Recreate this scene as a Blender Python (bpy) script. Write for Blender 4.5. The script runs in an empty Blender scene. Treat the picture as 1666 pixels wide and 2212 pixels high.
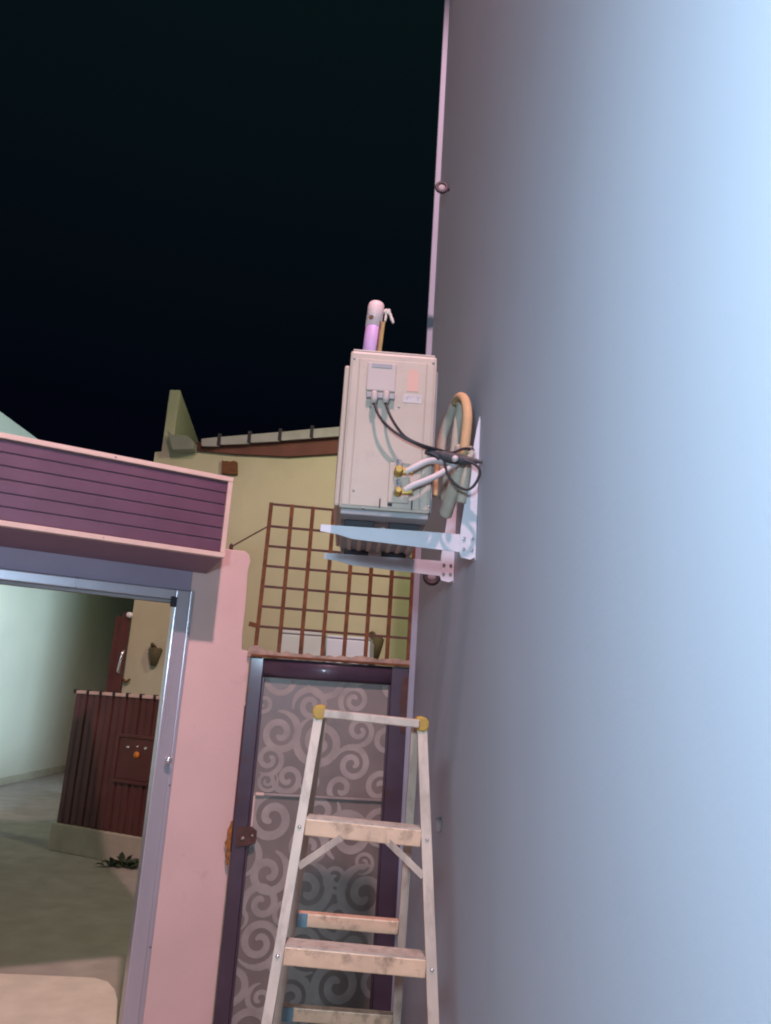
import bpy, bmesh, math, random
from mathutils import Vector, Matrix
random.seed(7)
S = bpy.context.scene
R_ = math.radians

# ------------------------------------------------------------------ camera
# measured from the photograph: zenith vanishing point, wall vanishing point, focal length (in a 1666 x 2212 grid)
GW, GH, FOC, EYE = 1666., 2212., 1660., 1.75
_z = Vector((1270 - GW/2, -(-5750 - GH/2), -FOC)).normalized()
_wx = 741 - GW/2
_y = Vector((_wx, (FOC*_z.z - _wx*_z.x)/_z.y, -FOC)).normalized()
_x = _y.cross(_z)
ROT = Matrix((_x, _y, _z))                     # camera axes -> world axes
CAM = Vector((0, 0, EYE))
cam = bpy.data.cameras.new('camera'); cam_o = bpy.data.objects.new('camera', cam)
S.collection.objects.link(cam_o); S.camera = cam_o
cam_o.matrix_world = Matrix.Translation(CAM) @ ROT.to_4x4()
cam.sensor_fit = 'VERTICAL'; cam.sensor_height = 36; cam.lens = 36*FOC/GH
cam.clip_start = .05; cam.clip_end = 500

# ------------------------------------------------------------------ night sky
w = bpy.data.worlds.new('World'); S.world = w; w.use_nodes = True
nt = w.node_tree; bg = nt.nodes['Background']
tc = nt.nodes.new('ShaderNodeTexCoord'); sp = nt.nodes.new('ShaderNodeSeparateXYZ')
cr = nt.nodes.new('ShaderNodeValToRGB')
nt.links.new(tc.outputs['Generated'], sp.inputs[0]); nt.links.new(sp.outputs['Z'], cr.inputs[0])
cr.color_ramp.elements[0].color = (.0009, .0014, .0040, 1); cr.color_ramp.elements[0].position = .32
cr.color_ramp.elements[1].color = (.0022, .0062, .0078, 1); cr.color_ramp.elements[1].position = .72
nt.links.new(cr.outputs[0], bg.inputs[0]); bg.inputs[1].default_value = 1.0

# ------------------------------------------------------------------ lamps that light the place (fixtures are built further down)
def lamp(name, kind, loc, power, col, radius, aim=None, cone=None, blend=.3):
    l = bpy.data.lights.new(name, kind); l.energy = power; l.color = col; l.shadow_soft_size = radius
    o = bpy.data.objects.new(name, l); S.collection.objects.link(o); o.location = loc
    if aim is not None:
        o.rotation_euler = (Vector(aim) - Vector(loc)).to_track_quat('-Z', 'Y').to_euler()
    if cone: l.spot_size = R_(cone); l.spot_blend = blend
    return o
WARM_AT = Vector((.21, -.35, 8.0)); COOL_AT = Vector((-.34, -.52, 2.25))
YARD_AT = Vector((-1.5, 10.6, 2.4)); COURT_AT = Vector((.90, 6.0, 5.5))
lamp('street_light_glow', 'SPOT', WARM_AT, 2150, (1, .57, .65), .10, WARM_AT+Vector((-.25, .6, -4)), 134, .22)
lamp('wall_flood_glow', 'POINT', COOL_AT, 235, (.585, .80, 1), .14)
lamp('yard_flood_glow', 'POINT', YARD_AT, 1100, (.52, .76, 1), .38)
lamp('court_lamp_glow', 'POINT', COURT_AT, 290, (1, .93, .60), .15)
S.view_settings.view_transform = 'Standard'; S.view_settings.look = 'None'
S.view_settings.exposure = 0; S.view_settings.gamma = 1
S.cycles.use_denoising = True; S.cycles.sample_clamp_indirect = 3; S.cycles.max_bounces = 6
S.cycles.pixel_filter_type = 'BLACKMAN_HARRIS'; S.cycles.filter_width = 2.0

# ------------------------------------------------------------------ measuring: photo grid -> place
def ray(p): return ROT @ Vector((p[0]-GW/2, -(p[1]-GH/2), -FOC))
def on(p, n, p0):
    d = ray(p); n = Vector(n); return CAM + d*((Vector(p0)-CAM).dot(n)/d.dot(n))
def ony(p, y): return on(p, (0, 1, 0), (0, y, 0))
def onx(p, x): return on(p, (1, 0, 0), (x, 0, 0))
def onz(p, z): return on(p, (0, 0, 1), (0, 0, z))
class Plane:                                    # a vertical plane: s along, off towards the viewer, z up
    def __init__(s, p0, az):
        s.p0 = Vector((p0[0], p0[1], 0)); a = R_(az)
        s.d = Vector((math.sin(a), math.cos(a), 0)); s.n = Vector((s.d.y, -s.d.x, 0))
    def __call__(s, a, off, z): return s.p0 + s.d*a + s.n*off + Vector((0, 0, z))
    def at(s, p, off=0):
        w = on(p, s.n, s.p0 + s.n*off); return (w - s.p0).dot(s.d), w.z
    def w(s, p, off=0): return on(p, s.n, s.p0 + s.n*off)

# ------------------------------------------------------------------ materials
def mat(name, col, rough=.6, metal=0, var=.12, vscale=6, bump=.15, bscale=60, col2=None, mask=(.45, .65), mscale=8,
        coat=0, spec=.4, detail=6, stretch=None):
    m = bpy.data.materials.new(name); m.use_nodes = True; t = m.node_tree; n = t.nodes; L = t.links
    b = n['Principled BSDF']; b.inputs['Roughness'].default_value = rough; b.inputs['Metallic'].default_value = metal
    b.inputs['Specular IOR Level'].default_value = spec; b.inputs['Coat Weight'].default_value = coat
    b.inputs['Coat Roughness'].default_value = .12
    tc = n.new('ShaderNodeTexCoord'); mp = n.new('ShaderNodeMapping'); L.new(tc.outputs['Object'], mp.inputs[0])
    if stretch: mp.inputs['Scale'].default_value = stretch
    nz = n.new('ShaderNodeTexNoise'); nz.inputs['Scale'].default_value = vscale; nz.inputs['Detail'].default_value = detail
    L.new(mp.outputs[0], nz.inputs['Vector'])
    r = n.new('ShaderNodeValToRGB')
    lo = [max(0, c*(1-var)) for c in col]; hi = [min(1, c*(1+var)) for c in col]
    r.color_ramp.elements[0].position = .3; r.color_ramp.elements[1].position = .7
    r.color_ramp.elements[0].color = (*lo, 1); r.color_ramp.elements[1].color = (*hi, 1)
    L.new(nz.outputs['Fac'], r.inputs[0]); out = r.outputs[0]
    if col2:
        n2 = n.new('ShaderNodeTexNoise'); n2.inputs['Scale'].default_value = mscale; n2.inputs['Detail'].default_value = 8
        n2.inputs['Roughness'].default_value = .65
        L.new(mp.outputs[0], n2.inputs['Vector'])
        r2 = n.new('ShaderNodeValToRGB'); r2.color_ramp.elements[0].position = mask[0]; r2.color_ramp.elements[1].position = mask[1]
        L.new(n2.outputs['Fac'], r2.inputs[0])
        mx = n.new('ShaderNodeMix'); mx.data_type = 'RGBA'
        L.new(r2.outputs[0], mx.inputs[0]); L.new(out, mx.inputs[6]); mx.inputs[7].default_value = (*col2, 1); out = mx.outputs[2]
    L.new(out, b.inputs['Base Color'])
    nr = n.new('ShaderNodeMapRange'); nr.inputs[3].default_value = max(.03, rough-.1); nr.inputs[4].default_value = min(1, rough+.12)
    L.new(nz.outputs['Fac'], nr.inputs[0]); L.new(nr.outputs[0], b.inputs['Roughness'])
    if bump:
        nb = n.new('ShaderNodeTexNoise'); nb.inputs['Scale'].default_value = bscale; nb.inputs['Detail'].default_value = 4
        L.new(mp.outputs[0], nb.inputs['Vector'])
        bp = n.new('ShaderNodeBump'); bp.inputs['Strength'].default_value = bump; bp.inputs['Distance'].default_value = .004
        L.new(nb.outputs['Fac'], bp.inputs['Height']); L.new(bp.outputs[0], b.inputs['Normal'])
    return m
def glow(name, col, strength):
    m = bpy.data.materials.new(name); m.use_nodes = True; b = m.node_tree.nodes['Principled BSDF']
    b.inputs['Base Color'].default_value = (*col, 1)
    b.inputs['Emission Color'].default_value = (*col, 1); b.inputs['Emission Strength'].default_value = strength
    return m
M = dict(
 wall=mat('wall_paint', (.50, .56, .635), .75, var=.025, vscale=1.6, bump=.07, bscale=80, col2=(.485, .54, .60), mask=(.5, .8), mscale=1.6),
 trim=mat('trim_paint', (.29, .32, .37), .7, var=.06, vscale=5, bump=.15),
 pillar=mat('pink_plaster', (.68, .495, .44), .8, var=.06, vscale=3, bump=.25, bscale=45, col2=(.52, .38, .35), mask=(.62, .8), mscale=7),
 casing=mat('ac_enamel', (.43, .365, .29), .45, var=.05, vscale=5, bump=.06, col2=(.31, .265, .225), mask=(.54, .82), mscale=7),
 cover=mat('ac_cover_plastic', (.41, .355, .315), .55, var=.05, bump=.05),
 grey=mat('grey_plastic', (.27, .27, .27), .55, bump=.05),
 dark=mat('dark_slot', (.03, .03, .035), .7),
 peach=mat('peach_sticker', (.52, .32, .25), .5, var=.06, bump=0),
 paper=mat('pale_label', (.47, .43, .41), .6, var=.06, bump=0),
 ink=mat('label_ink', (.30, .28, .29), .6, bump=0),
 brkt=mat('bracket_paint', (.54, .55, .58), .45, var=.06, vscale=9, bump=.06, col2=(.44, .44, .46), mask=(.62, .75), mscale=14),
 bolt=mat('zinc_bolt', (.30, .30, .32), .4, metal=.7),
 foam=mat('tan_pipe_foam', (.50, .33, .17), .85, var=.12, vscale=10, bump=.4, bscale=120),
 foam_shaded=mat('shaded_pipe_foam', (.42, .375, .295), .85, var=.12, vscale=10, bump=.4, bscale=120),  # same tan foam, with the coil's shade put into the colour
 wpipe=mat('white_pipe_wrap', (.52, .475, .46), .6, var=.06, bump=.2, bscale=70),
 brass=mat('brass', (.46, .30, .08), .45, metal=.5, var=.15, bump=.05),
 black=mat('black_cable', (.022, .021, .024), .5, var=.2, bump=.05),
 tape=mat('black_tape', (.055, .05, .052), .55, var=.25, vscale=30, bump=.3, bscale=80),
 alu=mat('weathered_aluminium', (.42, .32, .25), .50, metal=.2, var=.16, vscale=14, bump=.12, col2=(.24, .17, .13), mask=(.50, .72), mscale=20, stretch=(1, 1, .35)),
 tread=mat('worn_tread', (.58, .37, .24), .45, metal=.2, var=.14, vscale=14, bump=.12, col2=(.24, .15, .095), mask=(.50, .70), mscale=20),
 yellow=mat('yellow_cap_plastic', (.36, .21, .025), .55, var=.15, vscale=25, bump=.2, col2=(.30, .18, .04), mask=(.6, .75), mscale=30),
 bluetape=mat('blue_end_plastic', (.12, .19, .22), .5),
 frame=mat('gate_aluminium', (.52, .50, .53), .30, metal=.45, var=.06, vscale=8, bump=.03, stretch=(1, 1, .1)),
 maroon=mat('maroon_sheet', (.128, .060, .094), .42, var=.10, vscale=7, bump=.05),
 maroon2=mat('maroon_under', (.25, .15, .19), .5, var=.1, bump=.05),
 cream=mat('cream_trim', (.68, .52, .42), .5, var=.07, vscale=9, bump=.08),
 lintel=mat('lintel_paint', (.30, .255, .33), .6, var=.06, bump=.1),
 doorp=mat('door_paint', (.060, .040, .060), .36, var=.16, vscale=8, bump=.06, col2=(.075, .028, .018), mask=(.60, .72), mscale=7, coat=.35),
 glass=mat('patterned_glass', (.195, .168, .146), .40, var=.16, vscale=5, bump=.12, bscale=40, coat=.12),
 swirl=mat('frosted_swirl', (.325, .300, .265), .6, var=.16, vscale=9, bump=.2),
 bead=mat('beading', (.33, .28, .25), .4, metal=.3),
 rust=mat('rust', (.150, .060, .022), .85, var=.35, vscale=25, bump=.5, bscale=90, col2=(.085, .034, .015), mask=(.48, .68), mscale=14),
 rusty=mat('orange_rust', (.36, .15, .035), .9, var=.4, vscale=30, bump=.8, bscale=70, col2=(.13, .05, .02), mask=(.45, .6), mscale=25),
 mortar=mat('mortar', (.36, .27, .20), .95, var=.3, vscale=18, bump=1, bscale=40),
 yplaster=mat('yellow_plaster', (.45, .455, .305), .9, var=.06, vscale=1.5, bump=.3, bscale=25, col2=(.39, .395, .265), mask=(.5, .8), mscale=1.2),
 roofm=mat('roof_board', (.125, .050, .036), .7, var=.2, vscale=4, bump=.3),
 tile=mat('roof_edge_tile', (.34, .35, .33), .7, var=.12, vscale=6, bump=.2),
 gutter=mat('green_gutter', (.20, .23, .18), .6, var=.1),
 wood=mat('brown_wood', (.13, .055, .022), .8, var=.3, vscale=10, bump=.4, stretch=(1, 1, 6)),
 wwhite=mat('white_tank', (.60, .68, .80), .5, var=.04, vscale=3, bump=.05),
 wpale=mat('pale_tank', (.52, .60, .60), .6, var=.05, vscale=3, bump=.05),
 sconce=mat('olive_sconce', (.085, .075, .035), .7, var=.25, bump=.3),
 lwall=mat('yard_wall_plaster', (.57, .55, .43), .9, var=.05, vscale=.8, bump=.4, bscale=18, col2=(.52, .50, .39), mask=(.5, .8), mscale=.9),
 ground=mat('dusty_ground', (.34, .315, .275), .95, var=.14, vscale=5, bump=1, bscale=26, col2=(.29, .26, .21), mask=(.40, .75), mscale=1.1),
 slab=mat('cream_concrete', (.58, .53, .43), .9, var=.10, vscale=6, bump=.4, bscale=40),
 plinth=mat('concrete', (.40, .37, .27), .9, var=.14, vscale=4, bump=.5, bscale=30),
 fence=mat('red_brown_sheet', (.090, .032, .027), .34, var=.15, vscale=5, bump=.08, coat=.25),
 amber=mat('amber_glint', (.60, .20, .02), .3, bump=0),  # colour of an amber lamp reflection
 chrome=mat('chrome', (.75, .75, .75), .18, metal=.8, bump=0),
 white=mat('white_plastic', (.78, .80, .80), .4, bump=0),
 leaf=mat('leaf', (.028, .045, .020), .6, var=.3, vscale=20, bump=.1),
 purple=mat('purple_tube', (.56, .36, .60), .5, var=.05, vscale=8, bump=.05),
 capm=mat('tube_cap', (.70, .55, .52), .5, var=.05, bump=.05),
 stick=mat('bamboo_strip', (.30, .21, .06), .6, var=.25, vscale=20, stretch=(4, 4, .6), bump=.2),
 rag=mat('rag', (.60, .55, .48), .9, var=.1, bump=.3),
 ring=mat('dark_ring', (.06, .05, .055), .6),
 ringc=mat('ring_plug', (.30, .29, .30), .6),
 rustdark=mat('dark_rust', (.085, .042, .034), .8, var=.3, vscale=20, bump=.3),
 conduit=mat('conduit_paint', (.58, .55, .56), .7, var=.04, bump=.05),
 post=mat('lamp_metal', (.20, .20, .21), .5, metal=.5),
)

# ------------------------------------------------------------------ builders
class Thing:
    def __init__(s, name, loc, label, cat, group=None, kind=None):
        s.o = bpy.data.objects.new(name, None); S.collection.objects.link(s.o); s.loc = Vector(loc); s.o.location = loc
        s.o.empty_display_size = .1
        tag(s.o, label, cat, group, kind)
def tag(o, label=None, cat=None, group=None, kind=None):
    if label: o['label'] = label
    if cat: o['category'] = cat
    if group: o['group'] = group
    o['kind'] = kind or 'thing'
    return o
def mk(name, verts, faces, material, parent=None, smooth=False, bevel=0, loc=None, base=None):
    """parent: Thing or a part object made with it (pass base for its thing's origin)"""
    org = Vector((0, 0, 0))
    if isinstance(parent, Thing): org = parent.loc; po = parent.o
    elif parent is not None: po = parent; org = Vector(parent['_o']) if '_o' in parent else Vector((0,0,0))
    else: po = None; org = Vector(loc) if loc is not None else Vector(verts[0])
    me = bpy.data.meshes.new(name)
    me.from_pydata([tuple(Vector(v)-org) for v in verts], [], faces)
    bm = bmesh.new(); bm.from_mesh(me)
    bmesh.ops.recalc_face_normals(bm, faces=bm.faces)
    if bevel:
        bmesh.ops.bevel(bm, geom=[e for e in bm.edges if e.is_manifold and e.calc_face_angle(0) > .5], offset=bevel, segments=2, affect='EDGES', profile=.6)
    bm.to_mesh(me); bm.free()
    me.materials.append(M[material] if isinstance(material, str) else material)
    if smooth:
        for p in me.polygons: p.use_smooth = True
    o = bpy.data.objects.new(name, me); S.collection.objects.link(o)
    if po is not None: o.parent = po
    else: o.location = org
    o['_o'] = tuple(org)
    return o
BOXF = [(0, 1, 3, 2), (4, 6, 7, 5), (0, 4, 5, 1), (2, 3, 7, 6), (0, 2, 6, 4), (1, 5, 7, 3)]
def boxv(f, a, b, c):        # f(u,v,w) maps to world
    return [f(x, y, z) for x in a for y in b for z in c]
def box(name, f, a, b, c, material, parent=None, bevel=.002, **k):
    return mk(name, boxv(f, a, b, c), BOXF, material, parent, bevel=bevel, **k)
WORLD = lambda x, y, z: Vector((x, y, z))
def bar(name, p0, p1, w, t, side, material, parent=None, bevel=.002, **k):
    """box from p0 to p1, w wide along side, t thick across"""
    p0, p1 = Vector(p0), Vector(p1); ax = (p1-p0).normalized(); side = Vector(side); side = (side - ax*side.dot(ax)).normalized()
    up = ax.cross(side); L = (p1-p0).length
    return box(name, lambda a, b, c: p0 + ax*a + side*b + up*c, (0, L), (-w/2, w/2), (-t/2, t/2), material, parent, bevel, **k)
def smoothpath(pts, n=6):
    P = [Vector(p) for p in pts]; out = []
    for i in range(len(P)-1):
        a = P[max(i-1, 0)]; b = P[i]; c = P[i+1]; d = P[min(i+2, len(P)-1)]
        for k in range(n):
            t = k/n
            out.append(.5*((2*b) + (c-a)*t + (2*a-5*b+4*c-d)*t*t + (3*b-a-3*c+d)*t**3))
    out.append(P[-1]); return out
def tube(name, pts, r, material, parent=None, n=6, sides=10, closed=False, wob=0, **k):
    P = smoothpath(pts, n) if n > 1 else [Vector(p) for p in pts]
    vs, fs = [], []; prev = None
    for i, p in enumerate(P):
        t = (P[min(i+1, len(P)-1)] - P[max(i-1, 0)]).normalized()
        if prev is None:
            prev = t.orthogonal().normalized()
        prev = (prev - t*prev.dot(t)).normalized(); q = t.cross(prev)
        rr = (r(i/(len(P)-1)) if callable(r) else r)*(1+random.uniform(-wob, wob))
        for j in range(sides):
            a = 2*math.pi*j/sides; vs.append(p + prev*rr*math.cos(a) + q*rr*math.sin(a))
    for i in range(len(P)-1):
        for j in range(sides):
            fs.append((i*sides+j, i*sides+(j+1) % sides, (i+1)*sides+(j+1) % sides, (i+1)*sides+j))
    fs.append(tuple(range(sides))[::-1]); fs.append(tuple((len(P)-1)*sides+j for j in range(sides)))
    return mk(name, vs, fs, material, parent, smooth=True, **k)
def lathe(name, c, axis, prof, material, parent=None, sides=20, smooth=True, **k):
    """prof: list of (distance along axis, radius)"""
    c = Vector(c); ax = Vector(axis).normalized(); u = ax.orthogonal().normalized(); v = ax.cross(u); vs, fs = [], []
    for h, r in prof:
        for j in range(sides):
            a = 2*math.pi*j/sides; vs.append(c + ax*h + (u*math.cos(a)+v*math.sin(a))*r)
    m = len(prof)
    for i in range(m-1):
        for j in range(sides):
            fs.append((i*sides+j, i*sides+(j+1) % sides, (i+1)*sides+(j+1) % sides, (i+1)*sides+j))
    fs.append(tuple(range(sides))[::-1]); fs.append(tuple((m-1)*sides+j for j in range(sides)))
    return mk(name, vs, fs, material, parent, smooth=smooth, **k)
def ringmesh(name, c, axis, R, r, material, parent=None, sides=24, ss=8, **k):
    c = Vector(c); ax = Vector(axis).normalized(); u = ax.orthogonal().normalized(); v = ax.cross(u); vs, fs = [], []
    for i in range(sides):
        a = 2*math.pi*i/sides; dr = u*math.cos(a)+v*math.sin(a)
        for j in range(ss):
            b = 2*math.pi*j/ss; vs.append(c + dr*(R+r*math.cos(b)) + ax*r*math.sin(b))
    for i in range(sides):
        for j in range(ss):
            fs.append((i*ss+j, i*ss+(j+1) % ss, ((i+1) % sides)*ss+(j+1) % ss, ((i+1) % sides)*ss+j))
    return mk(name, vs, fs, material, parent, smooth=True, **k)
def prism(name, poly, ext, material, parent=None, bevel=0, **k):
    """poly: world points (planar), ext: extrusion vector"""
    n = len(poly); ext = Vector(ext); vs = [Vector(p) for p in poly] + [Vector(p)+ext for p in poly]
    fs = [tuple(range(n)), tuple(range(n, 2*n))[::-1]] + [(i, (i+1) % n, n+(i+1) % n, n+i) for i in range(n)]
    return mk(name, vs, fs, material, parent, bevel=bevel, **k)
UP = Vector((0, 0, 1))

# ================================================================== SETTING
def grid_ground():
    N = 60; vs, fs = [], []
    x0, x1, y0, y1 = -60, 60, -40, 90
    xs = sorted([x0+(x1-x0)*i/N for i in range(N+1)]); ys = [y0+(y1-y0)*i/N for i in range(N+1)]
    for y in ys:
        for x in xs: vs.append((x, y, 0))
    for j in range(N):
        for i in range(N): fs.append((j*(N+1)+i, j*(N+1)+i+1, (j+1)*(N+1)+i+1, (j+1)*(N+1)+i))
    g = mk('ground', vs, fs, 'ground', None, loc=(0, 0, 0)); tag(g, 'bare dusty ground of the lane and the yard', kind='structure')
grid_ground()

XW, YE = .396, 4.42
# ---- tall wall on the right
bw = Thing('building_wall', (XW, 0, 0), 'tall smooth pale plastered house wall filling the right side', 'wall')
box('wall_face', WORLD, (XW, XW+.3), (-7, YE), (0, 9.2), 'wall', bw, bevel=.004)
box('corner_trim', WORLD, (.362, XW+.2), (YE+.003, YE+.055), (0, 9.2), 'trim', bw, bevel=.006)
for p, lab in (((954.5, 405), 'dark round wall eye with pale plug, high on the wall edge against the sky'),
               ((933, 1246), 'dark round wall eye low on the wall edge, half behind the air conditioner bracket')):
    c = onx(p, XW-.046); t = Thing('wall_eye', c, lab, 'wall eye', 'round eyes on the wall edge')
    ringmesh('ring', c, (0, 1, 0), .029, .0105, 'ring', t); lathe('plug', c+Vector((0, -.004, 0)), (0, 1, 0), [(0, .017), (.003, .020), (.02, .020)], 'ringc', t)
    tube('shank', [c+Vector((.03, .008, 0)), (XW-.012, c.y+.012, c.z), (XW+.01, c.y+.016, c.z)], .009, 'ring', t, n=1, sides=8)

# small pale round disc low on the wall
sc_ = onx((946, 1781), XW-.012)
t = Thing('wall_disc', (XW, sc_.y, sc_.z), 'small pale round disc low on the wall beside the ladder', 'wall plug')
lathe('plug', (XW-.001, sc_.y, sc_.z), (-1, 0, 0), [(0, .026), (.012, .026), (.020, .019), (.022, .006)], 'conduit', t)
# ---- door plane and gate plane
D = Plane((.361, YE), 87)
PW = D.w((540, 1410)); F = Plane((PW.x, PW.y), 64)
# ---- gate pillar
gp = Thing('gate_pillar', F(-.2, -.1, 0), 'pink plastered gate pillar between the gate and the patterned door', 'pillar')
top = [F(-.372, 0, 0), F(.002, 0, 0), F(.002, 0, 1.94), F(-.004, 0, 1.955), F(-.048, 0, 1.962), F(-.054, 0, 2.05), F(-.052, 0, 2.2), F(-.060, 0, 2.40), F(-.05, 0, 2.46), F(-.062, 0, 2.495), F(-.09, 0, 2.512), F(-.16, 0, 2.508), F(-.372, 0, 2.51)]
prism('shaft', top, F.n*-.26, 'pillar', gp, bevel=.006)
# far side of the gate (out of view to the left)
gl = Thing('gate_wall', F(-2.9, -.1, 0), 'pink plastered wall on the far left side of the gate opening', 'wall')
box('wall_face', F, (-5.2, -2.55), (-.26, 0), (0, 2.5), 'pillar', gl, bevel=.008)

sl_ = [onz(p, .07) for p in ((-260, 2098), (0, 2103), (120, 2108), (205, 2112), (232, 2120), (247, 2136), (254, 2160), (250, 2230))]  # slab outline and pale tone also stand in for the floor's lit patch
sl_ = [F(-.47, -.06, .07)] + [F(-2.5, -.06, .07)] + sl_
ts = Thing('lit_floor_slab', F(-1.4, -.3, 0), 'cream concrete slab, pale and rounded like the lit floor patch just inside the gateway', 'slab')
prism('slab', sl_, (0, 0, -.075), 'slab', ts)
# ---- gate frame and lintel
gf = Thing('gateway_surround', F(-.41, 0, 0), 'pale aluminium gate frame around the open yard entrance', 'gate frame')
box('jamb', F, (-.452, -.373), (-.05, .028), (0, 2.243), 'frame', gf, bevel=.006)
box('jamb_lip', F, (-.372, -.350), (.002, .016), (0, 2.25), 'frame', gf, bevel=.004)
hd = box('header', F, (-2.55, -.4535), (-.05, .030), (2.190, 2.243), 'frame', gf, bevel=.006)
box('seal', F, (-2.55, -.455), (-.03, .012), (2.172, 2.1885), 'grey', gf, bevel=.002)
box('corner_bracket', F, (-.478, -.446), (.029, .040), (2.15, 2.205), 'dark', gf, bevel=.002)
kn = F.at((359, 1640)); lathe('latch_knob', F(kn[0], .028, kn[1]), F.n, [(0, .010), (.02, .010), (.024, .019), (.036, .016), (.04, .008)], 'chrome', gf)
for z in (2.02, 1.25, .5):
    lathe('screw', F(-.36, .016, z), F.n, [(0, .006), (.003, .005)], 'bolt', gf, sides=8)

# ---- canopy box above the gate
ZB, ZT, SR, OF = 2.402, 2.835, -.296, .31
cb = Thing('gate_canopy', F(-1.4, 0, ZB), 'maroon slatted gate canopy box with cream edging above the entrance', 'canopy')
SL = -2.75
box('back_board', F, (SL, SR-.01), (.012, OF-.022), (ZB+.004, ZT-.004), 'maroon2', cb, bevel=.002)
nz_ = 6; z0 = ZB+.026; z1 = ZT-.026
for i in range(nz_):
    a = z0+(z1-z0)*i/nz_; b = z0+(z1-z0)*(i+1)/nz_
    g = .0028
    poly = [F(SL+.02, OF-.021, a+g), F(SL+.02, OF-.0125, a+g), F(SL+.02, OF-.0095, a+g+.004), F(SL+.02, OF-.0095, b-g-.004), F(SL+.02, OF-.0125, b-g), F(SL+.02, OF-.021, b-g)]
    prism('slat', poly, F.d*(SR-.0255-SL-.02), 'maroon', cb)
box('top_edge', F, (SL, SR), (OF-.03, OF+.006), (ZT-.0255, ZT), 'cream', cb, bevel=.003)
box('bottom_edge', F, (SL, SR), (OF-.03, OF+.008), (ZB, ZB+.0255), 'cream', cb, bevel=.003)
box('end_edge', F, (SR-.025, SR-.0005), (OF-.03, OF+.004), (ZB+.0265, ZT-.0265), 'cream', cb, bevel=.003)
# sloping soffit back to the lintel
prism('soffit', [F(SL, OF-.032, ZB-.001), F(SL, OF-.032, ZB+.010), F(SL, .012, ZB+.003-.02), F(SL, .012, 2.352)], F.d*(SR-.004-SL), 'maroon2', cb, bevel=.001)
for s_ in (-.9, -1.6):
    for z in (ZB+.013, ZT-.013):
        lathe('rivet', F(s_, OF+.006, z), F.n, [(0, .005), (.004, .003)], 'bolt', cb, sides=8)
box('gate_light_block', F, (SL, SR-.02), (-3.0, .010), (2.60, 2.70), 'maroon2', cb, bevel=.003)  # added unseen slab, keeps street lamp light off the yard floor
li = Thing('gate_lintel', F(-1.4, -.1, 2.245), 'lavender painted lintel beam between the canopy and the gate frame', 'lintel')
box('beam', F, (-2.75, -.374), (-.26, .010), (2.246, 2.50), 'lintel', li, bevel=.003)

# ================================================================== DOOR AND GRILLE
dr = Thing('metal_door', D(-.45, 0, 0), 'dark plum metal door with swirl patterned glass behind the ladder', 'door')
TOP = 1.925
box('stile', D, (-.889, -.812), (-.03, .022), (0, TOP), 'doorp', dr, bevel=.006)
box('stile', D, (-.098, -.001), (-.03, .022), (0, TOP), 'doorp', dr, bevel=.006)
cv = [(-.03, 1.822), (.006, 1.822)] + [(.008+.018*math.sin(math.pi*(k+.35)/9.7)**.6, 1.824+(TOP-1.826)*k/9) for k in range(10)] + [(.006, TOP), (-.03, TOP)]
prism('top_rail', [D(-.8115, o_, z_) for o_, z_ in cv], D.d*.713, 'doorp', dr, smooth=True)
# raised bead rails round the panes
box('inner_bead', D, (-.8115, -.800), (.004, .018), (.02, 1.8215), 'doorp', dr, bevel=.003)
box('inner_bead', D, (-.110, -.0985), (.004, .018), (.02, 1.8215), 'doorp', dr, bevel=.003)
gz = 1.21
up_ = box('glass_pane', D, (-.8115, -.0985), (-.022, -.012), (gz+.004, 1.8215), 'glass', dr, bevel=0)
lo_ = box('glass_pane', D, (-.8115, -.0985), (-.022, -.009), (.10, gz-.004), 'glass', dr, bevel=0)
box('bottom_rail', D, (-.8115, -.0985), (-.03, .022), (.0, .099), 'doorp', dr, bevel=.006)
box('seam_bead', D, (-.799, -.111), (-.008, .004), (gz-.006, gz+.006), 'bead', dr, bevel=.002)
box('left_bead', D, (-.799, -.789), (-.008, .008), (1.045, gz-.0065), 'cream', dr, bevel=.002)
box('left_bead', D, (-.788, -.745), (-.008, .008), (gz-.0065, gz+.008), 'cream', dr, bevel=.002)
SWN = [0]
def swirl(cx_, cz_, R, hand, start, turns, parent, off):
    SWN[0] += 1; off += .00006*(SWN[0] % 60)
    n = int(24*turns); L_, fs = [], []
    for i in range(n+1):
        t = i/n; a = R_(start) + hand*t*turns*2*math.pi
        r = R*((1-t)*.86 + .14); wd = R*.86/turns*.66*(1-.15*t)
        if t < .10: wd *= .25+.75*t/.10
        if t > .9: wd *= .35+.65*(1-t)/.1
        L_.append([(cx_+(r+q*wd/2)*math.cos(a), cz_+(r+q*wd/2)*math.sin(a)) for q in (-1, 1)])
    vs = []; runs = [[]]
    ok = lambda p: -.8095 < p[0] < -.1005 and ZLO < p[1] < ZHI
    cl = lambda p: D(min(max(p[0], -.8095), -.1005), off, min(max(p[1], ZLO), ZHI))
    for i in range(n):
        q4 = L_[i]+L_[i+1][::-1]
        if not any(ok(p) for p in q4): runs.append([]); continue
        runs[-1].append(i)
    run = max(runs, key=len)
    if len(run) < 6: return
    for i in run+[run[-1]+1]: vs += [cl(p) for p in L_[i]]
    fs = [(2*i, 2*i+1, 2*i+3, 2*i+2) for i in range(len(run))]
    mk('swirl', vs, fs, 'swirl', parent)
def zp(a, b, k=.2279, ox=542.3, oy=1410): return (ox+a*k, oy+b*k)
SW = [(300, 250, 150), (720, 250, 160), (985, 455, 135), (270, 760, 175), (650, 850, 210), (170, 1010, 125), (1030, 740, 125), (960, 1060, 150),
      (1290, 850, 150), (350, 1190, 130), (850, 1290, 150), (1220, 1280, 140), (120, 480, 100), (570, 500, 150)]
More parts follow.
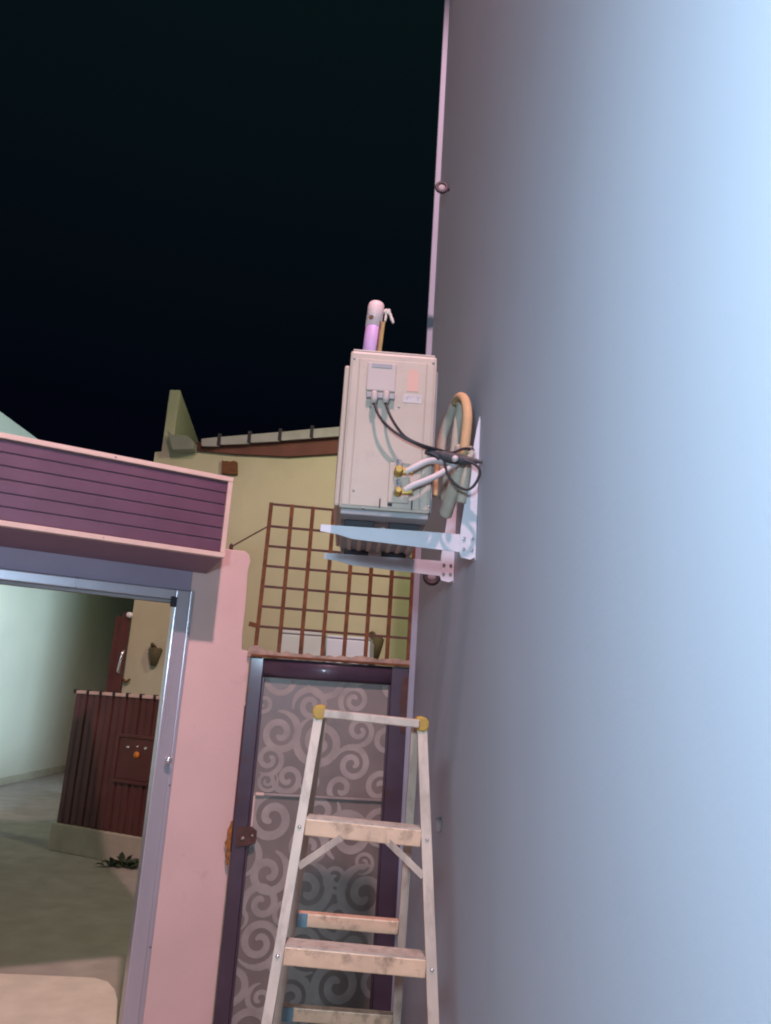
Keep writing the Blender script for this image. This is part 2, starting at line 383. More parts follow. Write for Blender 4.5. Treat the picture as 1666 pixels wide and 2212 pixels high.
SW2 = [(390, 130, 140), (360, 500, 120), (320, 700, 105), (620, 610, 140), (900, 250, 145), (1000, 640, 150), (820, 800, 110), (820, 1250, 145), (520, 1330, 120), (300, 960, 130), (640, 330, 110)]
placed = []
for L_0, k_, ox, oy, dd in ((SW, .2279, 542.3, 1410, 4.4), (SW2, .3254, 461, 1724.6, 4.45)):
    for a, b, r_ in L_0:
        s_, z_ = D.at((ox+a*k_, oy+b*k_)); placed.append((s_, z_, r_*k_/1660*dd))
rs = random.Random(11)
for rad in (.11, .095, .08, .066, .054):
    for _ in range(260):
        s_ = rs.uniform(-.84, -.07); z_ = rs.uniform(.05, 1.86)
        if all(math.hypot(s_-a, z_-b) > (rad+c)*.84 for a, b, c in placed): placed.append((s_, z_, rad))
for q, (s_, z_, rad) in enumerate(placed):
    lower = z_ < gz; ZLO, ZHI = (.105, gz-.008) if lower else (gz+.008, 1.8205)
    swirl(s_, z_, rad*1.10, rs.choice((-1, 1)), rs.uniform(0, 360), rs.uniform(1.5, 1.8), lo_ if lower else up_, -.0082 if lower else -.0112)
# lock plate with rust
lk = [D(-.868, .0225, 1.045), D(-.79, .0225, 1.05), D(-.762, .0225, 1.03), D(-.765, .0225, .975), D(-.80, .0225, .955), D(-.866, .0225, .948)]
pl = prism('lock_plate', lk, D.n*.008, 'rustdark', dr, bevel=.002)
lathe('lock_screw', D(-.832, .0305, .99), D.n, [(0, .011), (.004, .009)], 'bead', pl, sides=10)
lathe('lock_screw', D(-.785, .0305, 1.005), D.n, [(0, .008), (.004, .006)], 'bead', pl, sides=10)
rp = []
for i in range(15):
    z = 1.075-.215*i/14; rp.append(D(-.892, .03, z))
for i in range(15):
    z = .86+.215*i/14; rp.append(D(-.900-.020*math.sin(math.pi*min(1, (i+1)/15))*random.uniform(.6, 1.35), .03, z))
prism('rust_strap', rp, D.n*.006, 'rusty', dr)
hg = []
for i in range(12): hg.append(D(-.006, .0235, 1.87-.30*i/11))
for i in range(12): hg.append(D(-.030-.022*random.random()*math.sin(math.pi*(i+.5)/12), .0235, 1.57+.30*i/11))
prism('rust_patch', hg, D.n*.003, 'rustdark', dr)

# lintel of crumbly mortar over the door
lm = []
n_ = 30
for i in range(n_+1): lm.append(D(-.905+.906*i/n_, .028, 1.929+random.uniform(-.002, .003)))
for i in range(n_+1): lm.append(D(.001-.906*i/n_, .028, 1.962+random.uniform(-.008, .010)+(.02 if i > n_-3 else 0)))
ml = Thing('door_lintel', D(-.45, 0, 1.93), 'thin rusty crumbling lintel strip on top of the patterned door', 'lintel')
prism('mortar', lm, D.n*-.09, 'mortar', ml)
box('rust_angle', D, (-.885, -.003), (.029, .036), (1.928, 1.941), 'rust', ml, bevel=.001)

# grille
gr = Thing('rusty_grille', D(-.43, -.03, 1.95), 'rusty square-mesh bar grille standing above the patterned door', 'grille')
for k in range(8):
    s_ = -.861+.1225*k
    bar('upright_bar', D(s_-.008 if k < 1 else s_, -.03, 1.955), D(s_, -.03, 2.822-.0015*k), .023, .012, D.d, 'rust', gr, bevel=.002)
for i, z in enumerate((2.814, 2.681, 2.563, 2.446, 2.327, 2.212, 2.098)):
    bar('cross_bar', D(-.868, -.043, z+.002), D(.0, -.043, z-.006), .014, .010, UP, 'rustdark', gr, bevel=.002)
tube('brace_rod', [D(-1.068, -.06, 2.545), D(-1.0, -.055, 2.592), D(-.93, -.05, 2.64), D(-.868, -.045, 2.681)], .0045, 'rustdark', gr, sides=8)
lathe('rod_knot', D(-1.068, -.06, 2.545), (0, 0, 1), [(-.02, .006), (-.012, .012), (.010, .011), (.02, .005)], 'rustdark', gr, sides=9)
bar('anchor_stub', D(-.921, -.05, 2.112), D(-.862, -.05, 2.100), .026, .012, UP, 'rust', gr)

# ================================================================== AIR CONDITIONER
AY0, AY1, AX0, AX1, AZ0, AZ1 = 2.34, 3.08, -.056, .231, 2.318, 2.861
ac = Thing('air_conditioner', (AX0, AY0, AZ0), 'cream outdoor air conditioner unit on white wall brackets', 'air conditioner')
box('casing', WORLD, (AX0, AX1), (AY0, AY1), (AZ0+.002, AZ1-.006), 'casing', ac, bevel=.010)
box('top_lid', WORLD, (AX0+.008, AX1-.008), (AY0+.004, AY1-.004), (AZ1-.0055, AZ1), 'casing', ac, bevel=.002)
fp = box('front_panel', WORLD, (AX0-.017, AX0+.0025), (AY0+.030, AY1-.01), (AZ0+.015, AZ1-.047), 'casing', ac, bevel=.008)
ringmesh('fan_ring', (AX0-.018, AY0+.42, AZ0+.27), (1, 0, 0), .21, .006, 'casing', fp, sides=40)
for k in range(6): ringmesh('grille_ring', (AX0-.018, AY0+.42, AZ0+.27), (1, 0, 0), .035+.030*k, .0022, 'casing', fp, sides=36, ss=6)
box('back_edge', WORLD, (AX1-.0015, AX1+.006), (AY0+.02, AY1-.01), (AZ0+.01, AZ1-.05), 'grey', ac, bevel=.003)
# side service panel: slightly proud sheets give the seams
sA = ony((776, 800), AY0).x; sB = ony((922, 800), AY0).x
box('side_panel', WORLD, (AX0+.008, sA-.0012), (AY0-.0035, AY0-.0002), (AZ0+.012, AZ1-.034), 'casing', ac, bevel=.002)
box('side_panel', WORLD, (sA+.0012, sB-.0012), (AY0-.0035, AY0-.0002), (AZ0+.012, AZ1-.034), 'casing', ac, bevel=.002)
box('side_panel', WORLD, (sB+.0012, AX1-.010), (AY0-.0035, AY0-.0002), (AZ0+.012, AZ1-.034), 'casing', ac, bevel=.002)
def ap(px, py, off=0): return ony((px, py), AY0-off)
a = ap(795, 785); b = ap(853, 850)
tcv = box('terminal_cover', WORLD, (a.x, b.x), (AY0-.013, AY0-.0037), (b.z, a.z), 'cover', ac, bevel=.004)
a2 = ap(804, 786); b2 = ap(847, 800)
box('recess', WORLD, (a2.x, b2.x), (AY0-.0146, AY0-.0132), (b2.z, a2.z-.003), 'grey', tcv, bevel=.0006)
a3 = ap(792, 850.5); b3 = ap(852, 867)
box('cable_clamp', WORLD, (a3.x, b3.x), (AY0-.020, AY0-.0037), (b3.z, a3.z-.001), 'grey', ac, bevel=.003)
for px in (808, 833.5):
    g = ap(px, 862); lathe('cable_gland', (g.x, AY0-.026, g.z-.024), (0, 0, 1), [(0, .009), (.012, .011), (.034, .011), (.04, .008)], 'cover', ac, sides=12)
# peach sticker and small illegible label
st = []
c0 = ap(879, 846); c1 = ap(905, 812); ctop = ap(893, 799)
for i in range(9):
    q = math.pi*i/8; st.append(Vector(((c0.x+c1.x)/2+(c1.x-c0.x)/2*math.cos(q), AY0-.0048, c1.z+(ctop.z-c1.z)*math.sin(q))))
st += [Vector((c0.x, AY0-.0048, c0.z)), Vector((c1.x, AY0-.0048, c0.z))]
prism('sticker', st, (0, .0009, 0), 'peach', ac)
l0 = ap(872, 852); l1 = ap(910, 873)
lb = box('label', WORLD, (l0.x, l1.x), (AY0-.0047, AY0-.0038), (l1.z, l0.z), 'paper', ac, bevel=0)
for k in range(9):
    x = l0.x+.004+k*(l1.x-l0.x-.008)/8.5; hgt = random.uniform(.006, .020)
    box('print_mark', WORLD, (x, x+random.uniform(.0015, .004)), (AY0-.0052, AY0-.0048), (l0.z-.003-hgt, l0.z-.003-random.uniform(0, .004)), 'ink', lb, bevel=0)
# service valve plate, valves
v0 = ap(842, 1000); v1 = ap(882, 1090)
box('valve_plate', WORLD, (v0.x, v1.x), (AY0-.010, AY0-.0037), (v1.z, v0.z), 'casing', ac, bevel=.004)
for (px, py, big) in ((860, 1022, .92), (859, 1066, .74)):
    c = ap(px, py, .01); c.y = AY0-.0102
    vv = lathe('valve', c, (0, -1, 0), [(0, .016*big), (.012, .016*big), (.013, .011*big), (.03, .011*big)], 'brass', ac, sides=12)
    lathe('hex_nut', c+Vector((0, -.030, 0)), (0, -1, 0), [(0, .015*big), (.016, .015*big), (.019, .011*big)], 'brass', vv, sides=6, smooth=False)
    lathe('flare_nut', c+Vector((.010, -.018, .001)), (1, 0, .12), [(0, .011*big), (.020, .013*big), (.034, .012*big)], 'brass', vv, sides=6, smooth=False)
    lathe('valve_cap', c+Vector((0, -.020, .012)), (-.1, 0, 1), [(0, .010*big), (.012, .013*big), (.026, .012*big), (.029, .008*big)], 'chrome', vv, sides=8, smooth=False)
for px, py, w_, h_ in ((820.5, 1088, .0045, .030), (889.5, 1092, .0045, .030), (842, 1091, .014, .010)):
    c = ap(px, py); box('slot', WORLD, (c.x-w_/2, c.x+w_/2), (AY0-.0046, AY0-.0036), (c.z-h_/2, c.z+h_/2), 'dark', ac, bevel=0)
for px, py in ((766, 775), (936, 785), (764, 1060), (926, 1095), (785, 1098), (862, 880), (800, 880)):
    c = ap(px, py); lathe('panel_screw', (c.x, AY0-.0036, c.z), (0, -1, 0), [(0, .0042), (.002, .0036)], 'bolt', ac, sides=8)
# base pan, ribs and feet
bp_ = box('base_pan', WORLD, (AX0+.006, AX1-.004), (AY0+.006, AY1-.006), (AZ0-.016, AZ0+.0015), 'grey', ac, bevel=.004)
for k in range(7):
    x = AX0+.03+k*.037; box('pan_rib', WORLD, (x, x+.016), (AY0+.16, AY1-.16), (AZ0-.024, AZ0-.0165), 'casing', bp_, bevel=.003)
BY = (2.445, 2.955); ZARM = AZ0-.036
for y in BY:
    for x0_ in (AX0+.02, AX0+.165):
        box('foot', WORLD, (x0_, x0_+.095), (y-.022, y+.022), (ZARM+.0005, AZ0-.0165), 'dark', ac, bevel=.003)

# ---- brackets
TIP = ony((693, 1140), BY[0]).x
def bracket(y, label):
    t = Thing('wall_bracket', (XW, y, ZARM-.05), label, 'bracket', 'white air conditioner brackets')
    pro = [(TIP, ZARM-.001), (TIP, ZARM-.024), (TIP+.055, ZARM-.030), (AX0+.05, ZARM-.042), (XW-.06, ZARM-.060), (XW-.003, ZARM-.062), (XW-.003, ZARM-.002), (AX1, ZARM)]
    prism('arm', [Vector((x, y-.018, z)) for x, z in pro], (0, .003, 0), 'brkt', t, bevel=.001)
    box('arm_flange', WORLD, (TIP+.001, XW-.004), (y-.0145, y+.018), (ZARM-.0035, ZARM-.0005), 'brkt', t, bevel=.001)
    up = [(XW-.003, ZARM-.075), (XW-.020, ZARM-.083), (XW-.050, ZARM-.078), (XW-.056, ZARM-.060), (XW-.054, ZARM+.02), (XW-.030, ZARM+.24), (XW-.014, ZARM+.36), (XW-.006, ZARM+.405), (XW-.003, ZARM+.41)]
    prism('upright', [Vector((x, y-.0215, z)) for x, z in up], (0, .003, 0), 'brkt', t, bevel=.0008)
    box('wall_flange', WORLD, (XW-.0045, XW-.0012), (y-.018, y+.020), (ZARM-.083, ZARM+.40), 'brkt', t, bevel=.001)
    for dx, dz in ((-.045, -.015), (-.018, -.015), (-.045, -.050), (-.018, -.050)):
        lathe('bolt', (XW+dx+.003, y-.0217, ZARM+dz), (0, -1, 0), [(0, .0062), (.004, .0055), (.0045, .003)], 'bolt', t, sides=6, smooth=False)
    for z in (.10, .33):
        lathe('anchor_bolt', (XW-.0045, y+.006, ZARM+z), (-1, 0, 0), [(0, .010), (.003, .010), (.0032, .007), (.012, .006)], 'bolt', t, sides=6, smooth=False)
bracket(BY[0], 'white metal wall bracket under the near end of the air conditioner')
bracket(BY[1], 'white metal wall bracket under the far end of the air conditioner')

# ---- insulated pipe coil behind the unit
def pth(L): return [ony((a, b), y) for a, b, y in L]
pc = Thing('pipe_coil', ony((985, 1110), 2.47), 'loop of tan foam pipe insulation in lit and shaded tones between the unit and the wall', 'pipe coil')
tube('foam_pipe', pth([(985, 869, 2.52), (991, 860, 2.49), (998, 858, 2.46), (1005, 866, 2.43), (1009, 884, 2.41), (1010, 905, 2.40), (1008, 930, 2.395), (1005, 955, 2.39), (1002, 985, 2.39)]), .0168, 'foam', pc, n=5, wob=.015, sides=14)
tube('foam_pipe', pth([(989, 866, 2.53), (980, 884, 2.56), (971, 905, 2.59), (962, 928, 2.61), (955, 952, 2.62), (951, 985, 2.62), (951, 1020, 2.62)]), .0185, 'foam_shaded', pc, n=5, wob=.02, sides=14)
tube('foam_pipe', pth([(997, 872, 2.50), (993, 895, 2.50), (989, 920, 2.50), (985, 950, 2.50), (981, 985, 2.50)]), .0165, 'foam_shaded', pc, n=5, wob=.02, sides=14)
tube('foam_pipe', pth([(997, 965, 2.41), (993, 1000, 2.41), (987, 1030, 2.42), (980, 1058, 2.44), (970, 1088, 2.47), (962, 1112, 2.50)]), .0225, 'foam_shaded', pc, n=5, wob=.02, sides=14)
tube('foam_pipe', pth([(1010, 965, 2.40), (1009, 1000, 2.405), (1005, 1035, 2.41), (1000, 1062, 2.42), (996, 1086, 2.425)]), .0165, 'foam_shaded', pc, n=5, wob=.02, sides=14)
tube('foam_pipe', pth([(970, 1000, 2.50), (965, 1040, 2.52), (958, 1080, 2.55)]), .0150, 'foam_shaded', pc, n=5, wob=.02, sides=14)
tube('foam_pipe', pth([(946, 1000, 2.44), (942, 1030, 2.44), (941, 1055, 2.44), (940, 1072, 2.44)]), .0095, 'foam', pc, n=4)

# ---- white wrapped pipes from the valves
wp = [[ony(p, y) for p, y in (((876, 1020), 2.312), ((895, 1010), 2.305), ((920, 998), 2.31), ((940, 995), 2.33), ((962, 1000), 2.36), ((985, 1000), 2.38))],
      [ony(p, y) for p, y in (((874, 1060), 2.312), ((892, 1049), 2.306), ((925, 1036), 2.31), ((950, 1024), 2.33), ((978, 1006), 2.36), ((1000, 994), 2.39))]]
for P, lab in zip(wp, ('white wrapped pipe bending up from the upper brass valve', 'white wrapped pipe rising from the lower brass valve')):
    t = Thing('wrapped_pipe', P[0], lab, 'pipe', 'white wrapped pipes'); tube('pipe', P, .0105, 'wpipe', t, n=6)
# ---- black cables
CY = 2.285
c1_ = [((808, 864), 2.318), ((810, 875), 2.312), ((820, 899.5), 2.30), ((843.5, 925.5), 2.295), ((872, 945), 2.295), ((901, 959.5), 2.30), ((929, 972), 2.32), ((958, 984), 2.35), ((985, 990), 2.36)]
c2_ = [((833.5, 864), 2.318), ((835, 876), 2.312), ((844, 899.5), 2.30), ((860, 925.5), 2.295), ((878, 945), 2.295), ((911, 961), 2.30), ((950, 972), 2.33), ((975, 978), 2.352), ((997, 970), 2.362), ((1013, 969), 2.37), ((1019, 975), 2.372)]
for P, lab in ((c1_, 'black power cable from the left terminal gland to the taped bundle'), (c2_, 'black power cable from the right terminal gland to the taped bundle')):
    P = [ony(p, y) for p, y in P]; t = Thing('power_cable', P[0], lab, 'cable', 'black cables of the air conditioner'); tube('cable', P, .0046, 'black', t, n=6, sides=8)
lp = [ony(p, y) for p, y in (((960, 990), 2.34), ((962, 1004), 2.335), ((967, 1024.5), 2.33), ((986.5, 1048), 2.33), ((1007, 1057.5), 2.33), ((1023, 1050), 2.33), ((1035, 1029), 2.33), ((1035, 1012), 2.33), ((1020, 1000), 2.335), ((1000, 994), 2.34))]
t = Thing('cable_loop', lp[4], 'loose black cable loop hanging below the taped bundle', 'cable', 'black cables of the air conditioner'); tube('cable', lp, .0046, 'black', t, n=6, sides=8)
bd = [ony(p, y) for p, y in (((925, 975), 2.325), ((945, 981), 2.335), ((970, 988), 2.345), ((1000, 994), 2.35), ((1022, 996), 2.345), ((1042, 998), 2.34))]
t = Thing('taped_bundle', bd[2], 'black taped joint binding cables and pipes behind the unit', 'cable bundle')
tube('tape_wrap', bd, lambda q: .0085+.010*math.sin(math.pi*min(1, q*1.15))**1.2 if q < .87 else .0062, 'tape', t, n=6, wob=.06)
tube('tape_tail', [ony(p, 2.322) for p in ((918, 976), (935, 981), (950, 990))], .0065, 'black', t, n=4, sides=8)
kn_ = ony((983, 991), 2.318); lathe('white_knot', kn_, (.3, -1, 0), [(-.010, .004), (-.006, .0095), (.004, .0105), (.010, .006)], 'wpipe', t, sides=12)
kn_ = ony((1018, 973), 2.36); lathe('black_knot', kn_, (.2, -1, .2), [(-.010, .004), (-.005, .010), (.005, .010), (.010, .005)], 'black', t, sides=10)
tube('grey_sleeve', [ony(p, 2.352) for p in ((1016, 975), (1018, 983), (1012, 992))], .011, 'foam_shaded', t, n=4, sides=10)

# ---- purple tube standing on the unit
ty = 2.56
b0 = ony((797, 760), ty); b0.z = AZ1+.001; b1 = ony((814, 655), ty)
ax_ = (b1-b0); L_ = ax_.length; ax_.normalize()
pt = Thing('capped_tube', b0, 'lilac plastic tube with pink cap standing on top of the air conditioner', 'tube')
lathe('tube', b0, ax_, [(0, .0285), (L_*.70, .0285), (L_*.705, .0275)], 'purple', pt, sides=28)
cp = lathe('end_cap', b0+ax_*L_*.66, ax_, [(0, .0300), (L_*.27, .0300), (L_*.315, .0285), (L_*.335, .0245), (L_*.343, .016)], 'capm', pt, sides=28)
m_ = ony((802.5, 685), ty-.031)
mk('screw_mark', [m_+Vector((.009*math.cos(q*math.pi/3), 0, .009*math.sin(q*math.pi/3))) for q in range(6)]+[m_+Vector((.009*math.cos(q*math.pi/3), .006, .009*math.sin(q*math.pi/3))) for q in range(6)],
   [tuple(range(6)), tuple(range(6, 12))]+[(i, (i+1) % 6, 6+(i+1) % 6, 6+i) for i in range(6)], 'wood', cp)
sx = Vector((.036, -.004, 0))
bar('bamboo_strip', b0+sx*.90, b0+ax_*L_*.74+sx*.90, .015, .008, (1, 0, 0), 'stick', pt)
bar('bamboo_strip', b0+sx*.62+Vector((0, -.018, 0)), b0+ax_*L_*.72+sx*.62+Vector((0, -.018, 0)), .006, .006, (1, 0, 0), 'wood', pt)
tube('rag_tie', [ony(p, ty) for p in ((829, 676), (836, 671), (842, 677), (846, 688), (850, 698))], lambda q: .0075*(1-.35*q), 'rag', pt, n=4, sides=8, wob=.2)
tube('rag_tie', [ony(p, ty) for p in ((832, 673), (834, 682), (832, 694))], .0045, 'rag', pt, n=4, sides=8, wob=.25)
tube('rag_tie', [ony(p, ty) for p in ((836, 678), (840, 672), (842, 669))], .006, 'rag', pt, n=4, sides=8, wob=.2)

# ================================================================== STEP LADDER
LY, LZ, LK = 2.12, 1.70, .20
nf = Vector((0, 1, -LK)); nb_ = Vector((0, 1, LK)); p0l = Vector((0, LY, LZ))
def lf(p, off=0): return on(p, nf, p0l+Vector((0, -off, 0)))
def lb_(p): return on(p, nb_, p0l)
def toground(a, b): return a+(b-a)*(a.z/(a.z-b.z))
ld = Thing('step_ladder', (.08, LY, 0), 'weathered aluminium step ladder with yellow corner caps in front of the door', 'ladder')
la, lbm = lf((690, 1538)), lf((576, 2212)); ra, rbm = lf((912, 1563)), lf((937, 2212))
la2 = toground(la, lbm); ra2 = toground(ra, rbm)
def channel(name, p0, p1, w, side, inward, parent, t=.0022, dpt=.020):
    """C-channel: web facing the viewer, flange inward"""
    o = bar(name, p0, p1, w, t, side, 'alu', parent, bevel=.0006)
    axis = (Vector(p1)-Vector(p0)).normalized(); sd = Vector(side); sd = (sd-axis*sd.dot(axis)).normalized(); dp = Vector((0, 1, 0)); dp = (dp-axis*dp.dot(axis)).normalized()
    for q in (-1, 1):
        bar('rail_flange', Vector(p0)+sd*q*(w/2-t/2)+dp*(dpt/2+t*.6), Vector(p1)+sd*q*(w/2-t/2)+dp*(dpt/2+t*.6), dpt, t, dp, 'alu', o, bevel=0)
    return o
X = Vector((1, 0, 0))
channel('front_rail', la, la2, .024, X, 1, ld); channel('front_rail', ra, ra2, .026, X, 1, ld)
# top bar, caps
bar('top_bar', lf((700, 1541), .004), lf((905, 1563), .004), .022, .05, UP, 'alu', ld, bevel=.003)
for p in ((690.5, 1537), (912, 1563)):
    c = lf(p, .006); sg = -1 if p[0] < 800 else 1
    prism('corner_cap', [c+Vector((a*sg, -.004, b)) for a, b in ((-.016, -.017), (.006, -.022), (.017, -.012), (.019, .004), (.012, .015), (-.004, .019), (-.016, .015))], (0, .055, 0), 'yellow', ld, bevel=.004)
# front treads
def frail(z, l=True):
    a, b = (la, la2) if l else (ra, ra2); return a+(b-a)*((a.z-z)/(a.z-b.z))
zt = [(lf((660, 1787)).z+lf((918, 1812)).z)/2]
zt.append((lf((612, 2064)).z+lf((930, 2095)).z)/2)
step = zt[0]-zt[1]; zt += [zt[1]-step, zt[1]-2*step]
for i, z in enumerate(zt):
    if z < .05: continue
    a = frail(z+.006)+X*.013; b = frail(z-.006, False)-X*.013
    tr = bar('tread', a+Vector((0, .034, 0)), b+Vector((0, .034, 0)), .040, .070, UP, 'tread', ld, bevel=.003)
    for k in range(5):
        q = a+Vector((0, .002+.014*k, .0215)); r_ = b+Vector((0, .002+.014*k, .0215)); bar('grip_rib', q, r_, .004, .004, UP, 'alu', tr, bevel=0)
    if i in (0, 1):
        for e_, sgn in ((a, 1), (b, -1)):
            lathe('rivet', e_+Vector((-.014*sgn, -.003, 0)), (0, -1, 0), [(0, .005), (.003, .003)], 'chrome', tr, sides=8)
# diagonal braces under the first tread
for (p, q) in (((742, 1806), (645, 1872)), ((832, 1812), (915, 1893))):
    bar('brace', lf(p, -.004), lf(q, -.004), .017, .003, (0, 0, 1), 'alu', ld, bevel=.0006)
    bar('brace', lf(p, -.06), lf(q, -.06), .012, .003, (0, 0, 1), 'alu', ld, bevel=.0006)
# rear frame
bl0 = la+Vector((.012, .05, -.01)); br0 = ra+Vector((-.012, .05, -.01))
rL = toground(bl0, lb_((607, 2150))+Vector((0, .02, 0))); rR = toground(br0, lb_((862, 2150))+Vector((0, .02, 0)))
channel('rear_rail', bl0, rL, .020, X, 1, ld); channel('rear_rail', br0, rR, .022, X, 1, ld)
def rr_(z, l=True):
    a, b = (bl0, rL) if l else (br0, rR); return a+(b-a)*((a.z-z)/(a.z-b.z))
zr = lb_((740, 1998)).z; zr2 = lb_((720, 2200)).z
for z in (zr, zr2, 2*zr2-zr, 3*zr2-2*zr, 4*zr2-3*zr):
    if z < .06: continue
    a = rr_(z+.004)+X*.011; b = rr_(z-.004, False)-X*.012
    tr = bar('rear_rung', a, b, .033, .03, UP, 'tread', ld, bevel=.003)
    d_ = (b-a).normalized(); bar('end_sleeve', a+Vector((0, -.0165, 0)), a+d_*.028+Vector((0, -.0165, 0)), .034, .004, UP, 'bluetape', tr, bevel=.001)

# ================================================================== YELLOW HOUSE BEHIND
hc = ony((302, 1215), 9.6); Hh = Plane((hc.x, hc.y), 98)
yh = Thing('yellow_house', (hc.x, hc.y, 0), 'pale yellow plastered house with sloping tiled roof edge behind the door', 'house')
def hz(p, off=0): return Hh.at(p, off)
wl = [hz(p) for p in ((345, 985), (416.5, 969.7), (507.7, 978.9), (625, 984), (734, 977.5), (900, 962))]
poly = [Hh(0, 0, 0), Hh(0, 0, wl[0][1]+.05)] + [Hh(s_, 0, z) for s_, z in wl[1:]] + [Hh(wl[-1][0]+4, 0, wl[-1][1]+.2), Hh(wl[-1][0]+4, 0, 0)]
prism('front_wall', poly, Hh.n*-.25, 'yplaster', yh)
# side parapet standing above the roof
f0 = Hh.w((367, 842)); f1 = Hh.w((390, 842)); back = Vector((math.sin(R_(-4)), math.cos(R_(-4)), 0))
zc = (f0.z+f1.z)/2
prism('parapet', [Vector((f0.x, f0.y+.002, wl[0][1]-.3)), Vector((f1.x, f1.y+.002, wl[0][1]-.3)), Vector((f1.x, f1.y+.002, zc)), Vector((f0.x, f0.y+.002, zc))], back*7, 'yplaster', yh, bevel=.01)
sw = Hh(0, 0, 0)
prism('side_wall', [sw+back*2.4+Vector((.02, 0, 0)), sw+back*11+Vector((.02, 0, 0)), sw+back*11+Vector((.02, 0, 4.4)), sw+back*2.4+Vector((.02, 0, 4.4))], (.2, 0, 0), 'yplaster', yh)
prism('low_light_block', [sw+back*.27+Vector((.02, 0, 0)), sw+back*2.19+Vector((.02, 0, 0)), sw+back*2.19+Vector((.02, 0, 1.62)), sw+back*.27+Vector((.02, 0, 1.62))], (.15, 0, 0), 'yplaster', yh)  # added unseen low wall, cuts the yard lamp's light on the ground
prism('house_light_block', [sw+Vector((.25, .3, 4.35)), sw+Vector((9, .3, 4.35)), sw+Vector((9, 9, 4.35)), sw+Vector((.25, 9, 4.35))], (0, 0, .12), 'roofm', yh)  # added unseen slab, keeps yard lamp light off the parapet
# roof: red-brown board under pale edge tiles
rt = [hz(p, .06) for p in ((419, 956), (737, 934), (905, 922))]; rb = [hz(p, .06) for p in ((416.5, 971), (507.7, 980), (625, 985.5), (734, 979), (905, 963))]
rf = prism('roof', [Hh(s_, .06, z) for s_, z in rb]+[Hh(s_, .06, z) for s_, z in rt[::-1]], Hh.n*-.05, 'roofm', yh)
ed = [(433, 947.5), (473.8, 943.7), (539, 938.3), (605.3, 932.8), (674, 926.5), (742, 921), (808, 915), (875, 909)]
for i in range(len(ed)-1):
    p, q = ed[i], ed[i+1]
    a, b = Hh.w((p[0]+1.6, p[1]), .16), Hh.w((q[0]-1.6, q[1]), .16); c, d = Hh.w((q[0]-1.6, q[1]+20.5), .16), Hh.w((p[0]+1.6, p[1]+16+i), .16)
    prism('edge_tile', [a, b, c, d], -Hh.n*.6+Vector((0, 0, .16)), 'tile', rf, bevel=.012)
    k = Hh.w((q[0], q[1]+8), .15); bar('tile_clip', k+Vector((0, 0, -.07)), k+Vector((0, 0, .09)), .045, .03, Hh.d, 'dark', rf, bevel=.004)
gt = [Hh.w(p, .2) for p in ((360.5, 928), (371, 938.5), (406, 941), (420, 955), (416.5, 970), (372, 971.5))]
prism('gutter_end', gt, Hh.n*-.16, 'gutter', yh, bevel=.01)
bm_ = [Hh.w(p, .06) for p in ((479, 1022), (480, 992), (483, 996), (490, 995.5), (497, 997), (505, 995), (511.5, 997), (511.5, 1024))]
prism('beam_end', bm_, Hh.n*-.2, 'wood', yh)
bs = Hh.w((352, 1000), .0)
# ---- objects on the yellow wall
def sconce(p, label, k, off=0):
    c = Hh.w(p, .05); t = Thing('wall_sconce', c, label, 'sconce', 'dark sconces on the yellow house')
    lathe('shade', c+Vector((0, 0, -.19*k)), (0, 0, 1), [(0, .02*k), (.02*k, .05*k), (.12*k, .075*k), (.24*k, .105*k), (.27*k, .085*k), (.275*k, .03*k)], 'sconce', t, sides=14)
    tube('arm', [c+Vector((0, 0, .08*k)), c+Vector((-.05*k, -.03, .13*k)), c+Vector((-.07*k, .04, .11*k)), Hh.w(p, -.02)], .022*k, 'sconce', t, n=4, sides=8)
sconce((812, 1390), 'dark tapering wall sconce behind the rusty grille above the door', .92)
sconce((335.5, 1411), 'dark rounded wall sconce on the yellow wall seen through the gate', .80)
# white tanks on a shelf behind the grille
def tank(pts, off, thick, m, label, name='water_tank'):
    P = [Hh.w(p, off) for p in pts]; t = Thing(name, P[0], label, 'tank', 'pale tanks behind the grille')
    prism('body', P, Hh.n*-thick, m, t, bevel=.02)
    return t, P
t, P = tank(((592, 1440), (600, 1367), (697, 1374), (695, 1446)), .55, .45, 'wpale', 'pale greenish box tank behind the left half of the rusty grille')
box('lid', lambda a, b, c: P[1]+(P[2]-P[1])*a+Hh.n*b+UP*c, (.02, .98), (-.4, .012), (.003, .04), 'wpale', t, bevel=.01)
bar('strap', P[1]+(P[2]-P[1])*.55+Hh.n*.004, P[0]+(P[3]-P[0])*.55+Hh.n*.004, .05, .006, Hh.d, 'grey', t)
t, P = tank(((702, 1447), (705, 1377), (800, 1384), (797, 1455)), .62, .45, 'wwhite', 'bright white box tank behind the middle of the rusty grille')
box('lid', lambda a, b, c: P[1]+(P[2]-P[1])*a+Hh.n*b+UP*c, (.02, .98), (-.4, .012), (.003, .03), 'wwhite', t, bevel=.01)
sh = [Hh.w(p, .7) for p in ((560, 1446), (900, 1470))]
t = Thing('tank_shelf', (sh[0].x, sh[0].y, 0), 'concrete ledge carrying the pale tanks, mostly hidden by the door', 'ledge')
zt_ = min(sh[0].z, sh[1].z); s0 = (sh[0]-Hh.p0).dot(Hh.d); s1 = (sh[1]-Hh.p0).dot(Hh.d)
box('slab', Hh, (s0, s1), (.02, .7), (0, zt_-.01), 'plinth', t, bevel=.01)

